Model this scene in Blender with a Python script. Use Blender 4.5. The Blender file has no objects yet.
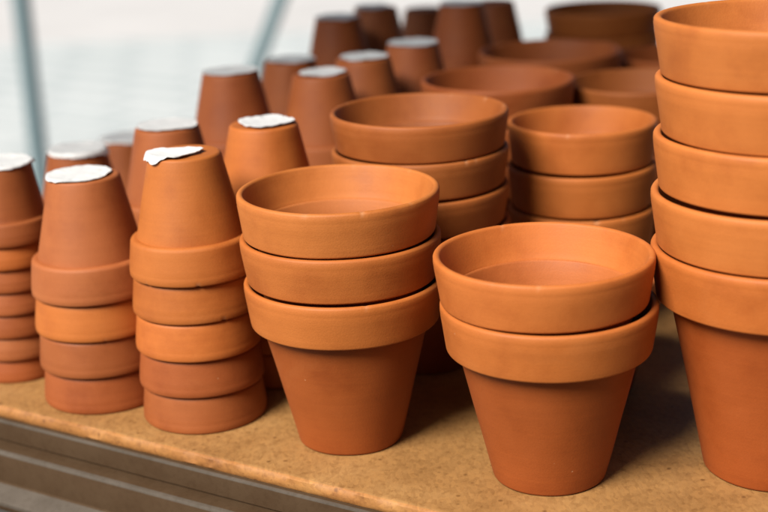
import bpy, math, random
from mathutils import Vector, Matrix, noise
random.seed(11)
C = bpy.context.scene.collection
TZ = 0.78                                   # table top above the paving
CAM_H, PITCH, ROLL, FPX = 0.3920, 0.2984, 0.04, 1400.0

# ------------------------------------------------------------------ materials
def new_mat(name):
    m = bpy.data.materials.new(name); m.use_nodes = True
    nt = m.node_tree
    return m, nt, nt.nodes['Principled BSDF']
def N(nt, t, **kw):
    n = nt.nodes.new(t)
    for k, v in kw.items():
        if k in n.inputs.keys(): n.inputs[k].default_value = v
        else: setattr(n, k, v)
    return n
def L(nt, a, b): nt.links.new(a, b)
def mul_col(nt, a, b, fac=1.0, mode='MULTIPLY'):
    n = nt.nodes.new('ShaderNodeMix'); n.data_type = 'RGBA'; n.blend_type = mode
    n.inputs[0].default_value = fac
    L(nt, a, n.inputs[6]); L(nt, b, n.inputs[7])
    return n
def ramp(nt, src, stops):
    n = nt.nodes.new('ShaderNodeValToRGB'); el = n.color_ramp.elements
    while len(el) < len(stops): el.new(0.5)
    for e, (p, c) in zip(el, stops):
        e.position = p; e.color = (c[0], c[1], c[2], 1) if hasattr(c, '__len__') else (c, c, c, 1)
    L(nt, src, n.inputs[0]); return n

def terracotta(tint=None):
    m, nt, b = new_mat('terracotta' if not tint else 'terracotta_inside')
    tc = N(nt, 'ShaderNodeTexCoord'); oi = N(nt, 'ShaderNodeObjectInfo')
    off = N(nt, 'ShaderNodeVectorMath', operation='SCALE'); off.inputs[0].default_value = (3.1, 5.7, 2.3)
    L(nt, oi.outputs['Random'], off.inputs['Scale'])
    ad = N(nt, 'ShaderNodeVectorMath', operation='ADD')
    L(nt, tc.outputs['Object'], ad.inputs[0]); L(nt, off.outputs[0], ad.inputs[1])
    # fired-clay mottling
    n1 = N(nt, 'ShaderNodeTexNoise', Scale=26.0, Detail=5.0, Roughness=0.6); L(nt, ad.outputs[0], n1.inputs['Vector'])
    r1 = ramp(nt, n1.outputs['Fac'], [(0.3, (0.84, 0.78, 0.75)), (0.5, (1, 1, 1)), (0.72, (1.07, 1.10, 1.15))])
    # wheel lines round the pot
    mp = N(nt, 'ShaderNodeMapping'); mp.inputs['Scale'].default_value = (6, 6, 420)
    L(nt, ad.outputs[0], mp.inputs['Vector'])
    n2 = N(nt, 'ShaderNodeTexNoise', Scale=1.0, Detail=3.0, Roughness=0.6); L(nt, mp.outputs[0], n2.inputs['Vector'])
    r2 = ramp(nt, n2.outputs['Fac'], [(0.3, (0.965, 0.96, 0.955)), (0.7, (1.025, 1.03, 1.035))])
    # fine grain
    n3 = N(nt, 'ShaderNodeTexNoise', Scale=900.0, Detail=2.0); L(nt, ad.outputs[0], n3.inputs['Vector'])
    r3 = ramp(nt, n3.outputs['Fac'], [(0.3, 0.97), (0.7, 1.025)])
    # pale lime specks and small dark pits
    v = N(nt, 'ShaderNodeTexVoronoi', Scale=64.0); v.inputs['Randomness'].default_value = 1.0
    L(nt, ad.outputs[0], v.inputs['Vector'])
    sp = ramp(nt, v.outputs['Distance'], [(0.015, 0.8), (0.045, 0.0)])
    n4 = N(nt, 'ShaderNodeTexNoise', Scale=20.0, Detail=1.0); L(nt, ad.outputs[0], n4.inputs['Vector'])
    gate = ramp(nt, n4.outputs['Fac'], [(0.56, 0.0), (0.62, 1.0)])
    spm = N(nt, 'ShaderNodeMath', operation='MULTIPLY'); L(nt, sp.outputs[0], spm.inputs[0]); L(nt, gate.outputs[0], spm.inputs[1])
    # soft chalky bloom
    n5 = N(nt, 'ShaderNodeTexNoise', Scale=11.0, Detail=6.0, Roughness=0.7, Distortion=0.6); L(nt, ad.outputs[0], n5.inputs['Vector'])
    bl = ramp(nt, n5.outputs['Fac'], [(0.55, 0.0), (0.8, 0.22)])
    src = oi.outputs['Color']
    if tint:
        tn = N(nt, 'ShaderNodeRGB'); tn.outputs[0].default_value = (*tint, 1); src = mul_col(nt, src, tn.outputs[0]).outputs[2]
    c = mul_col(nt, src, r1.outputs[0])
    c = mul_col(nt, c.outputs[2], r2.outputs[0])
    c = mul_col(nt, c.outputs[2], r3.outputs[0])
    pale = N(nt, 'ShaderNodeRGB'); pale.outputs[0].default_value = (0.47, 0.18, 0.055, 1)
    mx = N(nt, 'ShaderNodeMix', data_type='RGBA'); L(nt, bl.outputs[0], mx.inputs[0]); L(nt, c.outputs[2], mx.inputs[6]); L(nt, pale.outputs[0], mx.inputs[7])
    pale2 = N(nt, 'ShaderNodeRGB'); pale2.outputs[0].default_value = (0.58, 0.34, 0.19, 1)
    mx2 = N(nt, 'ShaderNodeMix', data_type='RGBA'); sf = N(nt, 'ShaderNodeMath', operation='MULTIPLY'); sf.inputs[1].default_value = 0.7
    L(nt, spm.outputs[0], sf.inputs[0]); L(nt, sf.outputs[0], mx2.inputs[0]); L(nt, mx.outputs[2], mx2.inputs[6]); L(nt, pale2.outputs[0], mx2.inputs[7])
    na = N(nt, 'ShaderNodeAttribute', attribute_name='nick'); nf = N(nt, 'ShaderNodeMath', operation='MULTIPLY'); nf.inputs[1].default_value = 0.35
    L(nt, na.outputs['Fac'], nf.inputs[0])
    mx3 = N(nt, 'ShaderNodeMix', data_type='RGBA'); L(nt, nf.outputs[0], mx3.inputs[0]); L(nt, mx2.outputs[2], mx3.inputs[6]); L(nt, pale2.outputs[0], mx3.inputs[7])
    L(nt, mx3.outputs[2], b.inputs['Base Color'])
    rr = ramp(nt, n1.outputs['Fac'], [(0.3, 0.56), (0.7, 0.70)]); L(nt, rr.outputs[0], b.inputs['Roughness'])
    b.inputs['Specular IOR Level'].default_value = 0.38
    # relief
    s1 = N(nt, 'ShaderNodeMath', operation='MULTIPLY'); s1.inputs[1].default_value = 0.2; L(nt, n2.outputs['Fac'], s1.inputs[0])
    s2 = N(nt, 'ShaderNodeMath', operation='MULTIPLY_ADD'); s2.inputs[1].default_value = 0.5; L(nt, n3.outputs['Fac'], s2.inputs[0]); L(nt, s1.outputs[0], s2.inputs[2])
    s3 = N(nt, 'ShaderNodeMath', operation='MULTIPLY_ADD'); s3.inputs[1].default_value = 1.6; L(nt, n1.outputs['Fac'], s3.inputs[0]); L(nt, s2.outputs[0], s3.inputs[2])
    s4 = N(nt, 'ShaderNodeMath', operation='MULTIPLY_ADD'); s4.inputs[1].default_value = -0.7; L(nt, spm.outputs[0], s4.inputs[0]); L(nt, s3.outputs[0], s4.inputs[2])
    bp = N(nt, 'ShaderNodeBump', Strength=0.36, Distance=0.0005); L(nt, s4.outputs[0], bp.inputs['Height']); L(nt, bp.outputs[0], b.inputs['Normal'])
    return m

def board_mat(edge=False):
    m, nt, b = new_mat('particle_board_edge' if edge else 'particle_board')
    tc = N(nt, 'ShaderNodeTexCoord')
    n1 = N(nt, 'ShaderNodeTexNoise', Scale=14.0, Detail=6.0, Roughness=0.65); L(nt, tc.outputs['Object'], n1.inputs['Vector'])
    v = N(nt, 'ShaderNodeTexVoronoi', Scale=520.0); v.inputs['Randomness'].default_value = 1.0
    mp = N(nt, 'ShaderNodeMapping'); mp.inputs['Scale'].default_value = (1, 0.45, 1); mp.inputs['Rotation'].default_value = (0, 0, 0.5)
    L(nt, tc.outputs['Object'], mp.inputs['Vector']); L(nt, mp.outputs[0], v.inputs['Vector'])
    sx = N(nt, 'ShaderNodeSeparateColor'); L(nt, v.outputs['Color'], sx.inputs[0])
    n2 = N(nt, 'ShaderNodeTexNoise', Scale=150.0, Detail=6.0, Roughness=0.7); L(nt, tc.outputs['Object'], n2.inputs['Vector'])
    if edge: base = [(0.28, (0.22, 0.085, 0.02)), (0.5, (0.32, 0.135, 0.033)), (0.75, (0.40, 0.20, 0.06))]
    else: base = [(0.22, (0.185, 0.088, 0.026)), (0.5, (0.275, 0.141, 0.046)), (0.78, (0.345, 0.192, 0.070))]
    c1 = ramp(nt, n1.outputs['Fac'], base)
    c2 = ramp(nt, sx.outputs[0], [(0.0, (0.86, 0.83, 0.79)), (0.5, (1, 1, 1)), (1.0, (1.09, 1.08, 1.05))])
    c3 = ramp(nt, n2.outputs['Fac'], [(0.30, (0.72, 0.66, 0.58)), (0.46, (1, 1, 1)), (0.7, (1.08, 1.08, 1.08))])
    c = mul_col(nt, c1.outputs[0], c2.outputs[0]); c = mul_col(nt, c.outputs[2], c3.outputs[0])
    # dark chips
    v2 = N(nt, 'ShaderNodeTexVoronoi', Scale=70.0); L(nt, tc.outputs['Object'], v2.inputs['Vector'])
    ch = ramp(nt, v2.outputs['Distance'], [(0.06, (0.45, 0.38, 0.30)), (0.13, (1, 1, 1))])
    c = mul_col(nt, c.outputs[2], ch.outputs[0], 0.8)
    L(nt, c.outputs[2], b.inputs['Base Color'])
    b.inputs['Roughness'].default_value = 0.5 if not edge else 0.65
    bp = N(nt, 'ShaderNodeBump', Strength=0.5, Distance=0.0007); L(nt, n2.outputs['Fac'], bp.inputs['Height']); L(nt, bp.outputs[0], b.inputs['Normal'])
    return m

def metal_mat(name, c0, c1, rough=0.45, metallic=0.6, spec=0.5):
    m, nt, b = new_mat(name)
    tc = N(nt, 'ShaderNodeTexCoord')
    n1 = N(nt, 'ShaderNodeTexNoise', Scale=28.0, Detail=7.0, Roughness=0.7); L(nt, tc.outputs['Object'], n1.inputs['Vector'])
    n2 = N(nt, 'ShaderNodeTexNoise', Scale=260.0, Detail=3.0); L(nt, tc.outputs['Object'], n2.inputs['Vector'])
    r1 = ramp(nt, n1.outputs['Fac'], [(0.3, c0), (0.7, c1)])
    r2 = ramp(nt, n2.outputs['Fac'], [(0.32, (0.7, 0.66, 0.6)), (0.5, (1, 1, 1))])
    c = mul_col(nt, r1.outputs[0], r2.outputs[0], 0.35)
    L(nt, c.outputs[2], b.inputs['Base Color'])
    b.inputs['Metallic'].default_value = metallic; b.inputs['Specular IOR Level'].default_value = spec
    rr = ramp(nt, n1.outputs['Fac'], [(0.3, rough - 0.1), (0.7, rough + 0.15)]); L(nt, rr.outputs[0], b.inputs['Roughness'])
    bp = N(nt, 'ShaderNodeBump', Strength=0.25, Distance=0.0006); L(nt, n2.outputs['Fac'], bp.inputs['Height']); L(nt, bp.outputs[0], b.inputs['Normal'])
    return m

def paper_mat():
    m, nt, b = new_mat('white_paper')
    tc = N(nt, 'ShaderNodeTexCoord')
    n1 = N(nt, 'ShaderNodeTexNoise', Scale=60.0, Detail=4.0); L(nt, tc.outputs['Object'], n1.inputs['Vector'])
    r1 = ramp(nt, n1.outputs['Fac'], [(0.3, (0.66, 0.675, 0.68)), (0.7, (0.78, 0.79, 0.79))])
    L(nt, r1.outputs[0], b.inputs['Base Color']); b.inputs['Roughness'].default_value = 0.4
    bp = N(nt, 'ShaderNodeBump', Strength=0.4, Distance=0.001); L(nt, n1.outputs['Fac'], bp.inputs['Height']); L(nt, bp.outputs[0], b.inputs['Normal'])
    return m

def ground_mat(name, lo, hi, joints=False):
    m, nt, b = new_mat(name)
    tc = N(nt, 'ShaderNodeTexCoord')
    n1 = N(nt, 'ShaderNodeTexNoise', Scale=0.9, Detail=8.0, Roughness=0.65); L(nt, tc.outputs['Object'], n1.inputs['Vector'])
    n2 = N(nt, 'ShaderNodeTexNoise', Scale=40.0, Detail=4.0); L(nt, tc.outputs['Object'], n2.inputs['Vector'])
    r1 = ramp(nt, n1.outputs['Fac'], [(0.3, lo), (0.7, hi)])
    r2 = ramp(nt, n2.outputs['Fac'], [(0.3, 0.92), (0.7, 1.04)])
    c = mul_col(nt, r1.outputs[0], r2.outputs[0])
    if joints:
        mp = N(nt, 'ShaderNodeMapping'); mp.inputs['Rotation'].default_value = (0, 0, math.radians(38)); L(nt, tc.outputs['Object'], mp.inputs['Vector'])
        br = N(nt, 'ShaderNodeTexBrick', Scale=1.1); br.inputs['Color1'].default_value = (1, 1, 1, 1); br.inputs['Color2'].default_value = (0.90, 0.92, 0.925, 1)
        br.inputs['Mortar'].default_value = (0.62, 0.67, 0.69, 1); br.inputs['Mortar Size'].default_value = 0.022
        L(nt, mp.outputs[0], br.inputs['Vector'])
        c = mul_col(nt, c.outputs[2], br.outputs['Color'])
    L(nt, c.outputs[2], b.inputs['Base Color']); b.inputs['Roughness'].default_value = 0.8
    return m

M_TC = terracotta()
M_TC_IN = terracotta((1.22, 1.55, 2.3))     # paler, dusty unglazed inside
M_BOARD, M_EDGE = board_mat(), board_mat(True)
M_FRAME = metal_mat('weathered_steel', (0.052, 0.029, 0.014), (0.066, 0.040, 0.021), 0.65, 0.0, 0.12)
M_WORN = metal_mat('worn_steel', (0.070, 0.056, 0.043), (0.100, 0.082, 0.065), 0.6, 0.1, 0.25)
M_POST = metal_mat('blue_grey_paint', (0.125, 0.185, 0.205), (0.15, 0.21, 0.23), 0.45, 0.0)
M_PAPER = paper_mat()
M_ROOF = metal_mat('dark_roof_sheet', (0.045, 0.05, 0.05), (0.06, 0.065, 0.065), 0.6, 0.0)
ROOF_Y0 = 0.45
M_PAVE = ground_mat('pale_concrete', (0.475, 0.508, 0.507), (0.55, 0.578, 0.577), True)
WALL_H = 2.4
M_WALL = ground_mat('dark_render', (0.10, 0.09, 0.08), (0.15, 0.135, 0.12))
M_FLOOR = ground_mat('low_bounce_concrete', (0.085, 0.075, 0.065), (0.13, 0.12, 0.105))  # dark albedo picked to cut bounce light onto the pots
M_GRAVEL = ground_mat('pale_gravel', (0.47, 0.467, 0.462), (0.54, 0.535, 0.528))

# ------------------------------------------------------------------ mesh helpers
def mesh_obj(name, verts, faces, mat, parent=None, smooth=True, sharp=None, mats=None, midx=None):
    me = bpy.data.meshes.new(name); me.from_pydata(verts, [], faces); me.update()
    me.materials.append(mat)
    if mats:
        for x in mats: me.materials.append(x)
        me.polygons.foreach_set('material_index', midx)
    if smooth:
        me.polygons.foreach_set('use_smooth', [True] * len(me.polygons))
        if sharp: me.set_sharp_from_angle(angle=math.radians(sharp))
    o = bpy.data.objects.new(name, me); C.objects.link(o)
    if parent: o.parent = parent
    return o
NICK = {}
def lathe(profile, seg=200, wob=0.0, seed=0, lip=None):
    """closed profile of (r, z) turned into a ring; wob = hand-made unevenness"""
    vs, fs = [], []
    n = len(profile)
    NICK.clear()
    for i in range(seg):
        a = 2 * math.pi * i / seg; ca, sa = math.cos(a), math.sin(a)
        for r, z in profile:
            w = noise.noise(Vector((ca * 1.3 + seed, sa * 1.3, z * 30))) * wob
            w2 = noise.noise(Vector((ca * 1.1 - seed, sa * 1.1 + 7, 3.0))) * wob * 0.6
            if lip and z > lip[1] - 0.003:        # nicks knocked out of the lip
                q = noise.noise(Vector((ca * 11 + seed * 5, sa * 11, seed))) - 0.57
                if q > 0:
                    e = min(1.0, q * 7) * (z - (lip[1] - 0.003)) / 0.003
                    NICK[len(vs)] = min(1.0, e * 1.3); w2 -= 0.0005 * e; w -= (0.0006 if r > lip[0] else -0.0002) * e
            vs.append(((r + w) * ca, (r + w) * sa, z + w2))
    for i in range(seg):
        j = (i + 1) % seg
        for k in range(n):
            l = (k + 1) % n
            fs.append((i * n + k, j * n + k, j * n + l, i * n + l))
    return vs, fs
def arc(cx, cz, r, a0, a1, n):
    return [(cx + r * math.cos(math.radians(a0 + (a1 - a0) * i / n)), cz + r * math.sin(math.radians(a0 + (a1 - a0) * i / n))) for i in range(n + 1)]
def lin(p, q, n):
    return [(p[0] + (q[0] - p[0]) * i / n, p[1] + (q[1] - p[1]) * i / n) for i in range(1, n)]

def rim_profile(R, rh, bh, rrb, rbt, wall, sh=0.0018, bead=0.34):
    top = bh + rh
    lip = wall * 0.42
    p = [(rbt - 0.0012, bh), (rrb - sh, bh)] + arc(rrb - sh, bh + sh, sh, -80, -8, 5)
    q = (R - 0.0009 * bead, top - 0.0075)
    p += lin(p[-1], q, 5) + [q, (R - 0.00095 * bead, top - 0.0068), (R - 0.0004 * bead, top - 0.0056), (R, top - 0.0040)]
    p += arc(R - lip, top - lip, lip, 15, 165, 9)
    inn = R - 2 * lip - 0.0004
    p += [(inn - 0.0004, top - lip - 0.002)]
    st = rh * 0.30
    ib = rbt - wall * 0.10
    p += lin(p[-1], (ib, bh + st), 5)
    p += [(ib, bh + st), (ib - 0.0008, bh + st - 0.0014), (ib - 0.0010, bh + st - 0.0045), (rbt - 0.0012, bh + 0.001)]
    return p
def body_profile(bh, rb, rbt, wall, hole, top):
    p = [(hole, 0.0012), (hole + 0.0012, 0.0), (rb - 0.003, 0.0)] + arc(rb - 0.0024, 0.0024, 0.0024, -85, -10, 4)
    # outer wall up to the collar, then on inside the collar to the ledge
    p += lin(p[-1], (rbt, bh + 0.0006), 10) + [(rbt, bh + 0.0006), (top[0] + 0.0010, top[1] - 0.0034), (top[0] + 0.0006, top[1] - 0.0012), (top[0] - 0.0014, top[1] - 0.0015), (top[0] - 0.0022, top[1] - 0.0026)]
    fl = rb - wall * 0.8
    p += lin(p[-1], (fl + 0.002, wall * 1.6), 8) + [(fl + 0.002, wall * 1.6), (fl - 0.002, wall * 1.1), (hole + 0.001, wall), (hole, wall - 0.001)]
    return p

class Kind:
    pass
def kind(name, R, rh, bh, rb, rbt, rrb, wall, pitch, variants=4, sh=0.0018):
    k = Kind(); k.R, k.rh, k.bh, k.pitch, k.H, k.rb = R, rh, bh, pitch, bh + rh, rb
    k.meshes = []
    for s in range(variants):
        vs, fs = lathe(rim_profile(R, rh, bh, rrb, rbt, wall, sh), wob=R * 0.008, seed=s * 3.3 + R * 100, lip=(R - wall * 0.42, bh + rh))
        a = mesh_obj('rim', vs, fs, M_TC, sharp=50)
        at = a.data.attributes.new('nick', 'FLOAT', 'POINT')
        for q, e in NICK.items(): at.data[q].value = e
        vs, fs = lathe(body_profile(bh, rb, rbt, wall, rb * 0.2, (rbt - wall * 0.10, bh + rh * 0.30)), wob=R * 0.008, seed=s * 3.3 + R * 100)
        n = len(vs) // 200
        b = mesh_obj('body', vs, fs, M_TC, None, True, 50, [M_TC_IN], [1 if (q % n) >= n - 15 and (q % n) < n - 1 else 0 for q in range(len(fs))])
        k.meshes.append((a.data, b.data))
        bpy.data.objects.remove(a); bpy.data.objects.remove(b)
    return k

def set_tags(o, label, cat, group=None, kind=None):
    if label: o['label'] = label
    if cat: o['category'] = cat
    if group: o['group'] = group
    if kind: o['kind'] = kind

BIG = kind('big', 0.065, 0.0290, 0.0836, 0.0349, 0.0548, 0.0618, 0.0052, 0.0298)
SMALL = kind('small', 0.0440, 0.0264, 0.0565, 0.0250, 0.0372, 0.0418, 0.0042, 0.0266, sh=0.0032)
TALL = kind('tall', 0.0760, 0.0336, 0.1115, 0.0408, 0.0640, 0.0722, 0.0060, 0.0340)
DEEP_RIM = kind('deep_rim', 0.0575, 0.0322, 0.0700, 0.0330, 0.0490, 0.0548, 0.0048, 0.0333)
WIDE = kind('wide', 0.065, 0.0268, 0.0850, 0.0349, 0.0552, 0.0618, 0.0052, 0.0275)
TINY = kind('tiny', 0.0341, 0.0174, 0.0393, 0.0226, 0.0288, 0.0322, 0.0036, 0.0177, sh=0.0024)

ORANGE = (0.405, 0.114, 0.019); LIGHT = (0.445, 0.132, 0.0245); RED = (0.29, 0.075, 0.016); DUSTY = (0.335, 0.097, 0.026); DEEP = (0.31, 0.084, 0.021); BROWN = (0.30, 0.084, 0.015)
def vary(c, rnd):
    v = 1 + rnd.uniform(-0.06, 0.06); h = rnd.uniform(-0.05, 0.05)
    return (c[0] * v, c[1] * v * (1 + h), c[2] * v * (1 + h * 1.6), 1)

def flower_pot(k, loc, scale, flip, colour, label, group, rnd, tilt=(0, 0)):
    """one clay pot: an Empty at its base with a rim and a body"""
    e = bpy.data.objects.new('flower_pot', None); C.objects.link(e)
    e.empty_display_size = 0.02
    rot = Matrix.Rotation(tilt[0], 4, 'Y') @ Matrix.Rotation(tilt[1], 4, 'X')
    spin = Matrix.Rotation(rnd.uniform(0, 6.283), 4, 'Z')
    M = Matrix.Translation(loc) @ rot @ spin
    if flip: M = M @ Matrix.Translation((0, 0, k.H * scale)) @ Matrix.Rotation(math.pi, 4, 'X')
    e.matrix_world = M @ Matrix.Scale(scale, 4)
    set_tags(e, label, 'flower pot', group)
    col = vary(colour, rnd)
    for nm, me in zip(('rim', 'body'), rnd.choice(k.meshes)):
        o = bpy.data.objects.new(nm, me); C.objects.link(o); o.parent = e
        o.color = col if nm == 'rim' or flip else (col[0] * 0.69, col[1] * 0.54, col[2] * 0.43, 1)   # upright bodies redder; the darkening also stands in for shade under the rim
    return e

ORD = ['topmost', 'second', 'third', 'fourth', 'fifth', 'sixth', 'seventh']
def stack(k, X, Y, n, phrase, group, colours, flip=False, scale=1.0, pitch=None, lean=(0, 0), seed=0, jit=0.0006, offs=None):
    rnd = random.Random(seed * 7 + 3)
    pitch = pitch or k.pitch * scale
    for i in range(n):                      # i = 0 stands on the table
        z = i * pitch
        dx, dy = (rnd.uniform(-jit, jit), rnd.uniform(-jit, jit)) if i else (0, 0)
        if offs: dx += offs[i]
        t = n - 1 - i
        if n == 1: which = ''
        elif t == 0: which = 'topmost '
        elif i == 0: which = 'bottom '
        else: which = ORD[t] + ' from top '
        if n == 1: phrase, which = phrase, 'lone '
        label = f'{ORD[t]} clay pot down in {phrase}' if 'from top' in which else f'{which}clay pot of {phrase}'
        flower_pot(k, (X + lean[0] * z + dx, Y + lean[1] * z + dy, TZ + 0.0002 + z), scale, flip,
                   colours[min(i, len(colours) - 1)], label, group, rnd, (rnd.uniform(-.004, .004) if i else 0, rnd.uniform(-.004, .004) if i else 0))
    top = (n - 1) * pitch + k.H * scale
    return (X + lean[0] * top, Y + lean[1] * top, TZ + top)

G_UP = 'upright clay pots nested in stacks'
G_DN = 'upside-down clay pots nested in stacks'

# ------------------------------------------------------------------ upright stacks
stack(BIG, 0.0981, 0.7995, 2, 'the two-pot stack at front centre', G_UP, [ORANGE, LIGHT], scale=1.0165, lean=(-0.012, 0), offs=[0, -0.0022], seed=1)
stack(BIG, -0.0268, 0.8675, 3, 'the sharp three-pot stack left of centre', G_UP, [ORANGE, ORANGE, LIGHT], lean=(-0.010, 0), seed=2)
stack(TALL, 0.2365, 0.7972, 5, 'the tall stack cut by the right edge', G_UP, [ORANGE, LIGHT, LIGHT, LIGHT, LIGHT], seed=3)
stack(WIDE, 0.0297, 1.0026, 4, 'the wide stack behind the three-pot stack', G_UP, [RED, BROWN, BROWN, BROWN], seed=4)  # darker clay colour stands in for shade from the stack in front
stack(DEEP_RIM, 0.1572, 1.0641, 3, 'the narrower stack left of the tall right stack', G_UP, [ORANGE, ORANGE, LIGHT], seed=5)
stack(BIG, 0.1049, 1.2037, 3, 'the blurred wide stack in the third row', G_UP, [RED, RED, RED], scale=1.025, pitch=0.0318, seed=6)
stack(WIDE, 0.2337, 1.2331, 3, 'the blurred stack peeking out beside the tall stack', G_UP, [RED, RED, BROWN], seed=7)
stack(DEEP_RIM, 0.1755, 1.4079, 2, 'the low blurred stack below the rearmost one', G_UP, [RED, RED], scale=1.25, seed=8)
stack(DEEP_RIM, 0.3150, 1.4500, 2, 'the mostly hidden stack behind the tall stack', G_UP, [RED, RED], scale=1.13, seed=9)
stack(WIDE, 0.1480, 0.9380, 1, 'the gap between front stacks, added to shade it', G_UP, [RED], scale=0.80, seed=11)  # extra pot added to block sun on the table inside the gap
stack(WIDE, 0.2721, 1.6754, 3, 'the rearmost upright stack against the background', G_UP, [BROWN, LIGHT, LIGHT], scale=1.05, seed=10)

# ------------------------------------------------------------------ upside-down stacks
tops = {}
def down(key, k, X, Y, n, phrase, cols, **kw):
    tops[key] = (stack(k, X, Y, n, phrase, G_DN, cols, flip=True, **kw), k.rb * kw.get('scale', 1.0))
down('A', TINY, -0.2857, 1.0182, 7, 'the thin-rimmed stack at the left edge', [RED, DUSTY, RED, DUSTY, RED, ORANGE, RED], lean=(0.030, 0), seed=21)
down('B', SMALL, -0.2087, 0.9621, 4, 'the second front stack from the left', [RED, RED, ORANGE, DUSTY], scale=1.012, lean=(-0.010, 0), seed=22)
down('C', SMALL, -0.1307, 0.9198, 5, 'the sharp upturned stack beside three upright pots', [RED, RED, LIGHT, ORANGE, ORANGE], scale=0.99, lean=(-0.007, 0), seed=23)
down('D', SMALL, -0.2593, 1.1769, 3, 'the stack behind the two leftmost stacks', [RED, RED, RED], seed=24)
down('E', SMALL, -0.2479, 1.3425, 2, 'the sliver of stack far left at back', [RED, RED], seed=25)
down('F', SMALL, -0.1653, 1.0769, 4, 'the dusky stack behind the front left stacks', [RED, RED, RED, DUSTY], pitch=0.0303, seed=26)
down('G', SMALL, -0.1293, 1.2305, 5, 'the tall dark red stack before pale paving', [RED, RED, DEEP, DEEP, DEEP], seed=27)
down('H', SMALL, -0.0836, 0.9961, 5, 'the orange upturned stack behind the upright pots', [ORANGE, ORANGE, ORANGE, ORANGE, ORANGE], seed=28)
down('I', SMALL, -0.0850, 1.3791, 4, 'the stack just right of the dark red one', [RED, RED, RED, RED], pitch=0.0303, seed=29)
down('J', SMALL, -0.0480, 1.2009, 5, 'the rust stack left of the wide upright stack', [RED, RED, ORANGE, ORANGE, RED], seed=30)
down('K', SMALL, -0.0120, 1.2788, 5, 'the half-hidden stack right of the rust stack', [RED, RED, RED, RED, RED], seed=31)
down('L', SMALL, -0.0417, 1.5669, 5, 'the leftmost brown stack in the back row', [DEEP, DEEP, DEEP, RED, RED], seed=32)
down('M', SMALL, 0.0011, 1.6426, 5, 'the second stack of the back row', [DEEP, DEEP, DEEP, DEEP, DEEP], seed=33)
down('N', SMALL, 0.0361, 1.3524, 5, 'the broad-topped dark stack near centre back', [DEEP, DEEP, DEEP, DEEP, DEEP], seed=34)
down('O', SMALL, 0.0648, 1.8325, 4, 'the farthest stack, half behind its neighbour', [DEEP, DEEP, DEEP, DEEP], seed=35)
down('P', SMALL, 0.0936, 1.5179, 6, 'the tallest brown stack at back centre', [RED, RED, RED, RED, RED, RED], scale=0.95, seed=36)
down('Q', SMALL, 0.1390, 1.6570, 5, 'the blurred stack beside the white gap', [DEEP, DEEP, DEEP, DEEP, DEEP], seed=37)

# ------------------------------------------------------------------ white paper scraps lying on the upturned bases
def paper(key, label, shift=(0, 0), rx=1.0, ry=1.0, rot=0.0, ragged=0.18, seed=0, curl=0.002):
    (x, y, z), r0 = tops[key]
    NA, NR, T = 110, 20, 0.0005
    top, bot = [], []
    def P(ang, t):
        f = 1 + ragged * noise.noise(Vector((math.cos(ang) * 1.2 + seed, math.sin(ang) * 1.2, seed * 2.1))) + ragged * 0.26 * noise.noise(Vector((math.cos(ang) * 4 + seed, math.sin(ang) * 4, 1.3)))
        lx, ly = r0 * rx * f * t * math.cos(ang), r0 * ry * f * t * math.sin(ang)
        px = shift[0] * r0 + lx * math.cos(rot) - ly * math.sin(rot)
        py = shift[1] * r0 + lx * math.sin(rot) + ly * math.cos(rot)
        d = math.hypot(px, py)
        h = curl * (0.25 + 0.75 * t * t) * (0.50 + 0.45 * noise.noise(Vector((px * 55 + seed, py * 55, seed)))) + 0.0002 + 0.0011 * t * abs(noise.noise(Vector((px * 150 + seed, py * 150, seed * 1.7))))
        over = d - r0 * 0.985
        if over > 0:                          # hangs over the base's edge
            keep = over * 0.45
            s = (r0 * 0.985 + keep) / d
            px, py = px * s, py * s
            h -= over * 0.85
        return px, py, h
    for i in range(NR + 1):
        for j in range(NA):
            p = P(2 * math.pi * j / NA, max(0.03, i / NR))
            top.append((p[0], p[1], p[2] + T)); bot.append(p)
    vs = top + bot; o2 = len(top); fs = []
    for i in range(NR):
        for j in range(NA):
            k = (j + 1) % NA
            a, b, c, d = i * NA + j, (i + 1) * NA + j, (i + 1) * NA + k, i * NA + k
            fs.append((a, b, c, d)); fs.append((d + o2, c + o2, b + o2, a + o2))
    for j in range(NA):
        k = (j + 1) % NA; a, b = NR * NA + j, NR * NA + k
        fs.append((a, a + o2, b + o2, b)); fs.append((k, k + o2, j + o2, j))
    fs.append(tuple(range(NA - 1, -1, -1))[::-1]); fs.append(tuple(o2 + q for q in range(NA - 1, -1, -1)))
    o = mesh_obj('paper_scrap', vs, fs, M_PAPER, sharp=60)
    o.location = (x, y, z)
    set_tags(o, label, 'paper', 'white paper scraps on the upturned pots')
paper('A', 'white paper drooping over the pot base at the left edge', (0.0, -0.02), 1.08, 1.08, 0, 0.10, 1, 0.003)
paper('B', 'bright white oval paper covering the second front pot base', (-0.10, -0.02), 0.90, 0.96, 0.1, 0.08, 2, 0.0015)
paper('C', 'wavy torn white paper on the left side of the sharpest upturned base', (-0.28, -0.34), 0.80, 0.60, 0.30, 0.30, 3, 0.003)
paper('D', 'ragged white paper over the base behind the two leftmost pots', (0.04, -0.02), 1.08, 1.08, 0, 0.16, 4, 0.003)
paper('E', 'white paper on the sliver of pot at far left back', (0, -0.02), 1.05, 1.05, 0, 0.15, 5, 0.003)
paper('F', 'wide white paper on the dusky base behind the front pots', (0, 0.05), 0.97, 0.97, 0, 0.10, 6, 0.002)
paper('G', 'white paper topping the tall dark red pot', (0, 0), 0.96, 0.96, 0, 0.05, 7, 0.0015)
paper('H', 'slanting white paper patch on the orange base behind the upright pots', (0.12, 0.0), 0.78, 0.82, 0.2, 0.14, 8, 0.003)
paper('I', 'white paper on the brown base right of the dark red pot', (0.05, 0), 0.95, 0.95, 0, 0.08, 9, 0.002)
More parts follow.
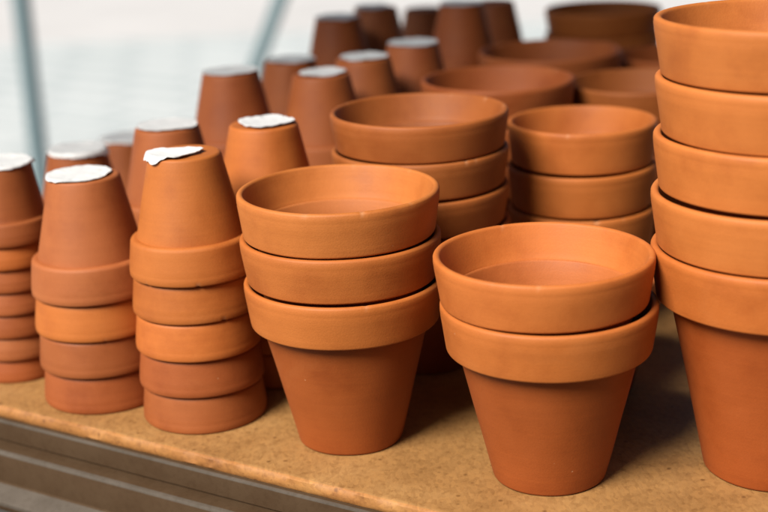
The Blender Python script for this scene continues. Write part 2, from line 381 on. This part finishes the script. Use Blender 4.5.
paper('J', 'small white oval paper on the rust pot base', (0.05, 0.02), 0.80, 0.82, 0, 0.08, 10, 0.002)
paper('K', 'white paper on the half-hidden pot behind the wide stack', (0.05, 0), 0.88, 0.88, 0, 0.12, 11, 0.002)
paper('L', 'white paper on the leftmost back-row base', (0, 0), 0.97, 0.97, 0, 0.06, 12, 0.002)
paper('M', 'white paper on the second back-row base', (-0.1, 0), 0.85, 0.85, 0, 0.15, 13, 0.003)
paper('N', 'broad white paper on the dark pot near the centre back', (0, 0), 0.96, 0.96, 0, 0.05, 14, 0.002)
paper('P', 'white paper on the tallest brown pot at back centre', (0, 0), 0.97, 0.97, 0, 0.06, 15, 0.002)

# ------------------------------------------------------------------ potting table
E0, DIR, NRM = Vector((-0.2828, 0.9424, 0)), Vector((0.84953, -0.52754, 0)), Vector((0.52754, 0.84953, 0))
A0, A1, DEEPTH = -0.262, 1.15, 1.07
table = bpy.data.objects.new('potting_table', None); C.objects.link(table); table.location = E0.to_tuple(2)[:2] + (0,)
set_tags(table, 'particle board table top on a weathered steel frame under all the pots', 'table')
bpy.context.view_layer.update()
def tw(a, inn, z):
    p = E0 + DIR * a + NRM * inn
    return (p.x - table.location.x, p.y - table.location.y, z)
def sweep(name, prof, mat, steps, wob=0.0, mats=None, midx=None, a0=A0, a1=A1, sharp=35, close_ends=True):
    vs, fs, mi = [], [], []
    n = len(prof)
    for i in range(steps + 1):
        a = a0 + (a1 - a0) * i / steps
        for k, (inn, z, w) in enumerate(prof):
            d = (noise.noise(Vector((a * 60, k * 3.1, 0))) * 0.7 + noise.noise(Vector((a * 210, k * 1.7, 5))) * 0.5) * wob * w
            d2 = noise.noise(Vector((a * 90, k * 2.3, 9))) * wob * w * 0.6
            vs.append(tw(a, inn + d, TZ + z + min(d2, 0)))
    for i in range(steps):
        for k in range(n):
            l = (k + 1) % n
            fs.append((i * n + k, i * n + l, (i + 1) * n + l, (i + 1) * n + k)); mi.append(midx[k] if midx else 0)
    if close_ends:
        fs.append(tuple(range(n))[::-1]); fs.append(tuple(steps * n + k for k in range(n))); mi += [0, 0]
    return mesh_obj(name, vs, fs, mat, table, True, sharp, mats, mi if mats else None)
board = [(0.0012, -0.0092, 0.3), (0.0002, -0.0075, 1), (0.0000, -0.0045, 1), (0.0006, -0.0018, 1), (0.0022, -0.0004, 0.7), (0.0045, 0.0, 0.0), (0.3, 0, 0), (DEEPTH, 0, 0), (DEEPTH, -0.0092, 0)]
sweep('table_top', board, M_BOARD, 420, 0.0011, [M_EDGE], [1, 1, 1, 1, 0, 0, 0, 0, 0])
frame = [(0.010, -0.0094, 0), (-0.0016, -0.0094, 0), (-0.0030, -0.0099, 0), (-0.0034, -0.0112, 0), (-0.0034, -0.0245, 0), (-0.0020, -0.0258, 0), (-0.0020, -0.0272, 0),
         (-0.0120, -0.0278, 0), (-0.0140, -0.0288, 0), (-0.0148, -0.0305, 0), (-0.0148, -0.0515, 0), (-0.0160, -0.0524, 0),
         (-0.0285, -0.0575, 0), (-0.0300, -0.0588, 0), (-0.0303, -0.0612, 0), (-0.0285, -0.0655, 0), (0.010, -0.0655, 0)]
frame = [(q[0], q[1], 0.25) for q in frame]
sweep('metal_edge', frame, M_FRAME, 120, 0.0006, [M_WORN], [0, 1, 1, 0, 0, 0, 0, 1, 1, 0, 0, 1, 1, 1, 0, 0, 0])
def leg(a, inn):
    s = 0.02; vs = []
    for z in (0.0, TZ - 0.0657):
        for sa, si in ((-s, -s), (s, -s), (s, s), (-s, s)): vs.append(tw(a + sa, inn + si, z))
    fs = [(0, 3, 2, 1), (4, 5, 6, 7)] + [(q, (q + 1) % 4, 4 + (q + 1) % 4, 4 + q) for q in range(4)]
    o = mesh_obj('leg', vs, fs, M_FRAME, table, False)
    b = o.modifiers.new('bevel', 'BEVEL'); b.width = 0.003; b.segments = 2
def rail(a0, i0, a1, i1):
    s = 0.0125
    d = Vector((a1 - a0, i1 - i0, 0)).normalized(); nn = Vector((-d.y, d.x, 0)); vs = []
    for (a, i) in ((a0, i0), (a1, i1)):
        for sg, z in ((-1, TZ - 0.0655), (1, TZ - 0.0655), (1, TZ - 0.0095), (-1, TZ - 0.0095)): vs.append(tw(a + nn.x * s * sg, i + nn.y * s * sg, z))
    fs = [(0, 3, 2, 1), (4, 5, 6, 7)] + [(q, (q + 1) % 4, 4 + (q + 1) % 4, 4 + q) for q in range(4)]
    mesh_obj('rail', vs, fs, M_FRAME, table, False)
for a, i in ((A0 + 0.03, 0.03), (A1 - 0.03, 0.03), (A0 + 0.03, DEEPTH - 0.03), (A1 - 0.03, DEEPTH - 0.03)): leg(a, i)
rail(A0 + 0.0135, 0.0105, A0 + 0.0135, DEEPTH); rail(A1 - 0.0135, 0.0105, A1 - 0.0135, DEEPTH); rail(A0 + 0.027, DEEPTH - 0.0135, A1 - 0.027, DEEPTH - 0.0135)

# ------------------------------------------------------------------ ground and the posts behind
def sheet(name, pts, z, mat):
    o = mesh_obj(name, [(x, y, z) for x, y in pts], [tuple(range(len(pts)))], mat, None, False)
    set_tags(o, None, None, None, 'structure'); return o
sheet('ground', [(-600, -600), (600, -600), (600, 600), (-600, 600)], 0.0, M_GRAVEL)
sheet('pavement', [(-14, -8), (14, -8), (14, 8.9), (-14, 8.0)], 0.004, M_PAVE)

sheet('low_bounce_floor', [(-2.75, -7.9), (2.75, -7.9), (2.75, 2.85), (-2.75, 2.85)], 0.008, M_FLOOR)  # unseen dark surface added to cut light bouncing up onto the pots

def box_tube(p, q, s, name, parent, mat):
    p, q = Vector(p), Vector(q); d = (q - p).normalized()
    u = d.cross(Vector((0.3, 1, 0))).normalized(); w = d.cross(u); vs = []
    for c in (p, q):
        for a, b in ((-1, -1), (1, -1), (1, 1), (-1, 1)): vs.append(tuple(c + u * a * s + w * b * s - parent.location))
    fs = [(3, 2, 1, 0), (4, 5, 6, 7)] + [(k, (k + 1) % 4, 4 + (k + 1) % 4, 4 + k) for k in range(4)]
    o = mesh_obj(name, vs, fs, mat, parent, False)
    b = o.modifiers.new('bevel', 'BEVEL'); b.width = s * 0.25; b.segments = 2
    return o
def block(name, x0, x1, y0, y1, z0, z1, mat, parent, bev):
    px, py, pz = parent.location
    vs = [(x - px, y - py, z - pz) for z in (z0, z1) for x, y in ((x0, y0), (x1, y0), (x1, y1), (x0, y1))]
    o = mesh_obj(name, vs, [(3, 2, 1, 0), (4, 5, 6, 7)] + [(k, (k + 1) % 4, 4 + (k + 1) % 4, 4 + k) for k in range(4)], mat, parent, False)
    m = o.modifiers.new('bevel', 'BEVEL'); m.width = bev; m.segments = 2
def post(foot, head, s, label):
    e = bpy.data.objects.new('steel_post', None); C.objects.link(e); e.location = foot
    set_tags(e, label, 'post', 'blue-grey steel posts behind the table')
    f = Vector(foot); d = (Vector(head) - f)
    box_tube(f + d * (0.006 / d.z), head, s, 'pole', e, M_POST)
    vs = []; b = s * 2.6
    for z in (0, 0.008):
        for x, y in ((-b, -b), (b, -b), (b, b), (-b, b)): vs.append((x, y, z))
    fs = [(3, 2, 1, 0), (4, 5, 6, 7)] + [(k, (k + 1) % 4, 4 + (k + 1) % 4, 4 + k) for k in range(4)]
    mesh_obj('base_plate', vs, fs, M_POST, e, False)

CAMLOC = Vector((0, 0, TZ + CAM_H))
cam_rot = Matrix.Rotation(math.pi / 2 - PITCH, 3, 'X') @ Matrix.Rotation(-ROLL, 3, 'Z')
def ray(px, py):
    return cam_rot @ Vector(((px - 384) / FPX, (256 - py) / FPX, -1))
def on_depth(px, py, y):
    v = ray(px, py); return CAMLOC + v * (y / v.y)
p = on_depth(30, 80, 4.2)
post((p.x, p.y, 0.004), (p.x, p.y, 2.6), 0.0220, 'upright blue-grey steel post at the left edge')
p, q = on_depth(258, 60, 4.6), on_depth(280, 0, 4.6)
d = (q - p) / (q - p).z
f = p - d * (p.z - 0.004)
post((f.x, f.y, 0.004), tuple(f + d * 2.6), 0.022, 'slanting blue-grey steel post behind the tall dark red pot')

# ------------------------------------------------------------------ unseen roof, posts and side, added to shade the rear pots
added_shelter = bpy.data.objects.new('added_shelter', None); C.objects.link(added_shelter); added_shelter.location = (0, 1.1, 0)
set_tags(added_shelter, 'unseen dark roof on posts added to shade the potting table', 'added_shelter')
RZ, RX, RY0, RY1 = TZ + 1.25, 2.0, ROOF_Y0, 2.7
vs, fs = [], []
NX = 208
for i in range(NX + 1):                     # corrugated roof sheet with thickness
    x = -RX + 2 * RX * i / NX; z = RZ + 0.012 * math.sin(x * 2 * math.pi / 0.1)
    for y in (RY0, RY1):
        for dz in (0.0, 0.0015): vs.append((x, y - 1.1, z + dz + (y - RY0) * 0.05))
for i in range(NX):
    a, b = i * 4, i * 4 + 4
    fs += [(a, a + 2, b + 2, b), (a + 1, b + 1, b + 3, a + 3), (a, b, b + 1, a + 1), (a + 2, a + 3, b + 3, b + 2)]
fs += [(0, 1, 3, 2), (NX * 4, NX * 4 + 2, NX * 4 + 3, NX * 4 + 1)]
mesh_obj('added_roof_sheet', vs, fs, M_ROOF, added_shelter, True, 40)
for x in (-RX + 0.05, RX - 0.05):
    for y in (RY0 + 0.06, RY1 - 0.06):
        box_tube((x, y, 0.008), (x, y, RZ + (y - RY0) * 0.05 - 0.014), 0.03, 'post', added_shelter, M_POST)

NB = 16                                     # added boards closing the unseen right side to stop fill light
for i in range(NB):
    y0 = RY0 + 0.12 + (RY1 - RY0 - 0.24) * i / NB; y1 = RY0 + 0.12 + (RY1 - RY0 - 0.24) * (i + 1) / NB - 0.004
    block('fill_block_board', RX - 0.07, RX - 0.045, y0, y1, 0.02, RZ - 0.02 + (y0 - RY0) * 0.05, M_WALL, added_shelter, 0.002)

# unseen wall added behind the camera to block low front light
wall = bpy.data.objects.new('added_shade_wall', None); C.objects.link(wall); wall.location = (0.4, -2.1, 0)
set_tags(wall, 'unseen dark wall added behind the camera to block low light', 'wall')
block('added_wall_body', -3.4, 6.4, -2.3, -2.1, 0.008, WALL_H, M_WALL, wall, 0.01)
block('coping', -1.93, 6.43, -2.34, -2.06, WALL_H + 0.001, WALL_H + 0.08, M_WALL, wall, 0.012)

# ------------------------------------------------------------------ light, sky, camera
SUN_EL, SUN_AZ = math.radians(45), math.radians(180 + 42)     # sun behind and left of the camera
sv = Vector((math.sin(SUN_AZ) * math.cos(SUN_EL), math.cos(SUN_AZ) * math.cos(SUN_EL), math.sin(SUN_EL)))
sun = bpy.data.lights.new('sun', 'SUN'); sun.energy = 5.0; sun.angle = math.radians(26); sun.color = (1.0, 0.94, 0.86)
so = bpy.data.objects.new('sun', sun); C.objects.link(so)
so.rotation_euler = sv.to_track_quat('Z', 'Y').to_euler(); so.location = (0, 0, 6)
w = bpy.data.worlds.new('World'); bpy.context.scene.world = w; w.use_nodes = True
nt = w.node_tree; bg = nt.nodes['Background']
sky = nt.nodes.new('ShaderNodeTexSky'); sky.sky_type = 'NISHITA'; sky.sun_disc = False
sky.sun_elevation = SUN_EL; sky.sun_rotation = SUN_AZ; sky.dust_density = 3.0; sky.air_density = 1.0; sky.ozone_density = 1.0
nt.links.new(sky.outputs[0], bg.inputs[0]); bg.inputs[1].default_value = 0.05

cam = bpy.data.cameras.new('camera'); co = bpy.data.objects.new('camera', cam); C.objects.link(co)
cam.sensor_width = 36; cam.lens = FPX / 768 * 36; cam.clip_start = 0.02; cam.clip_end = 2000
co.matrix_world = Matrix.Translation(CAMLOC) @ cam_rot.to_4x4()
cam.dof.use_dof = True; cam.dof.focus_distance = 0.86; cam.dof.aperture_fstop = 4.6; cam.dof.aperture_blades = 9
sc = bpy.context.scene; sc.camera = co
sc.view_settings.view_transform = 'Standard'; sc.view_settings.look = 'None'; sc.view_settings.gamma = 1
sc.view_settings.exposure = 0.49
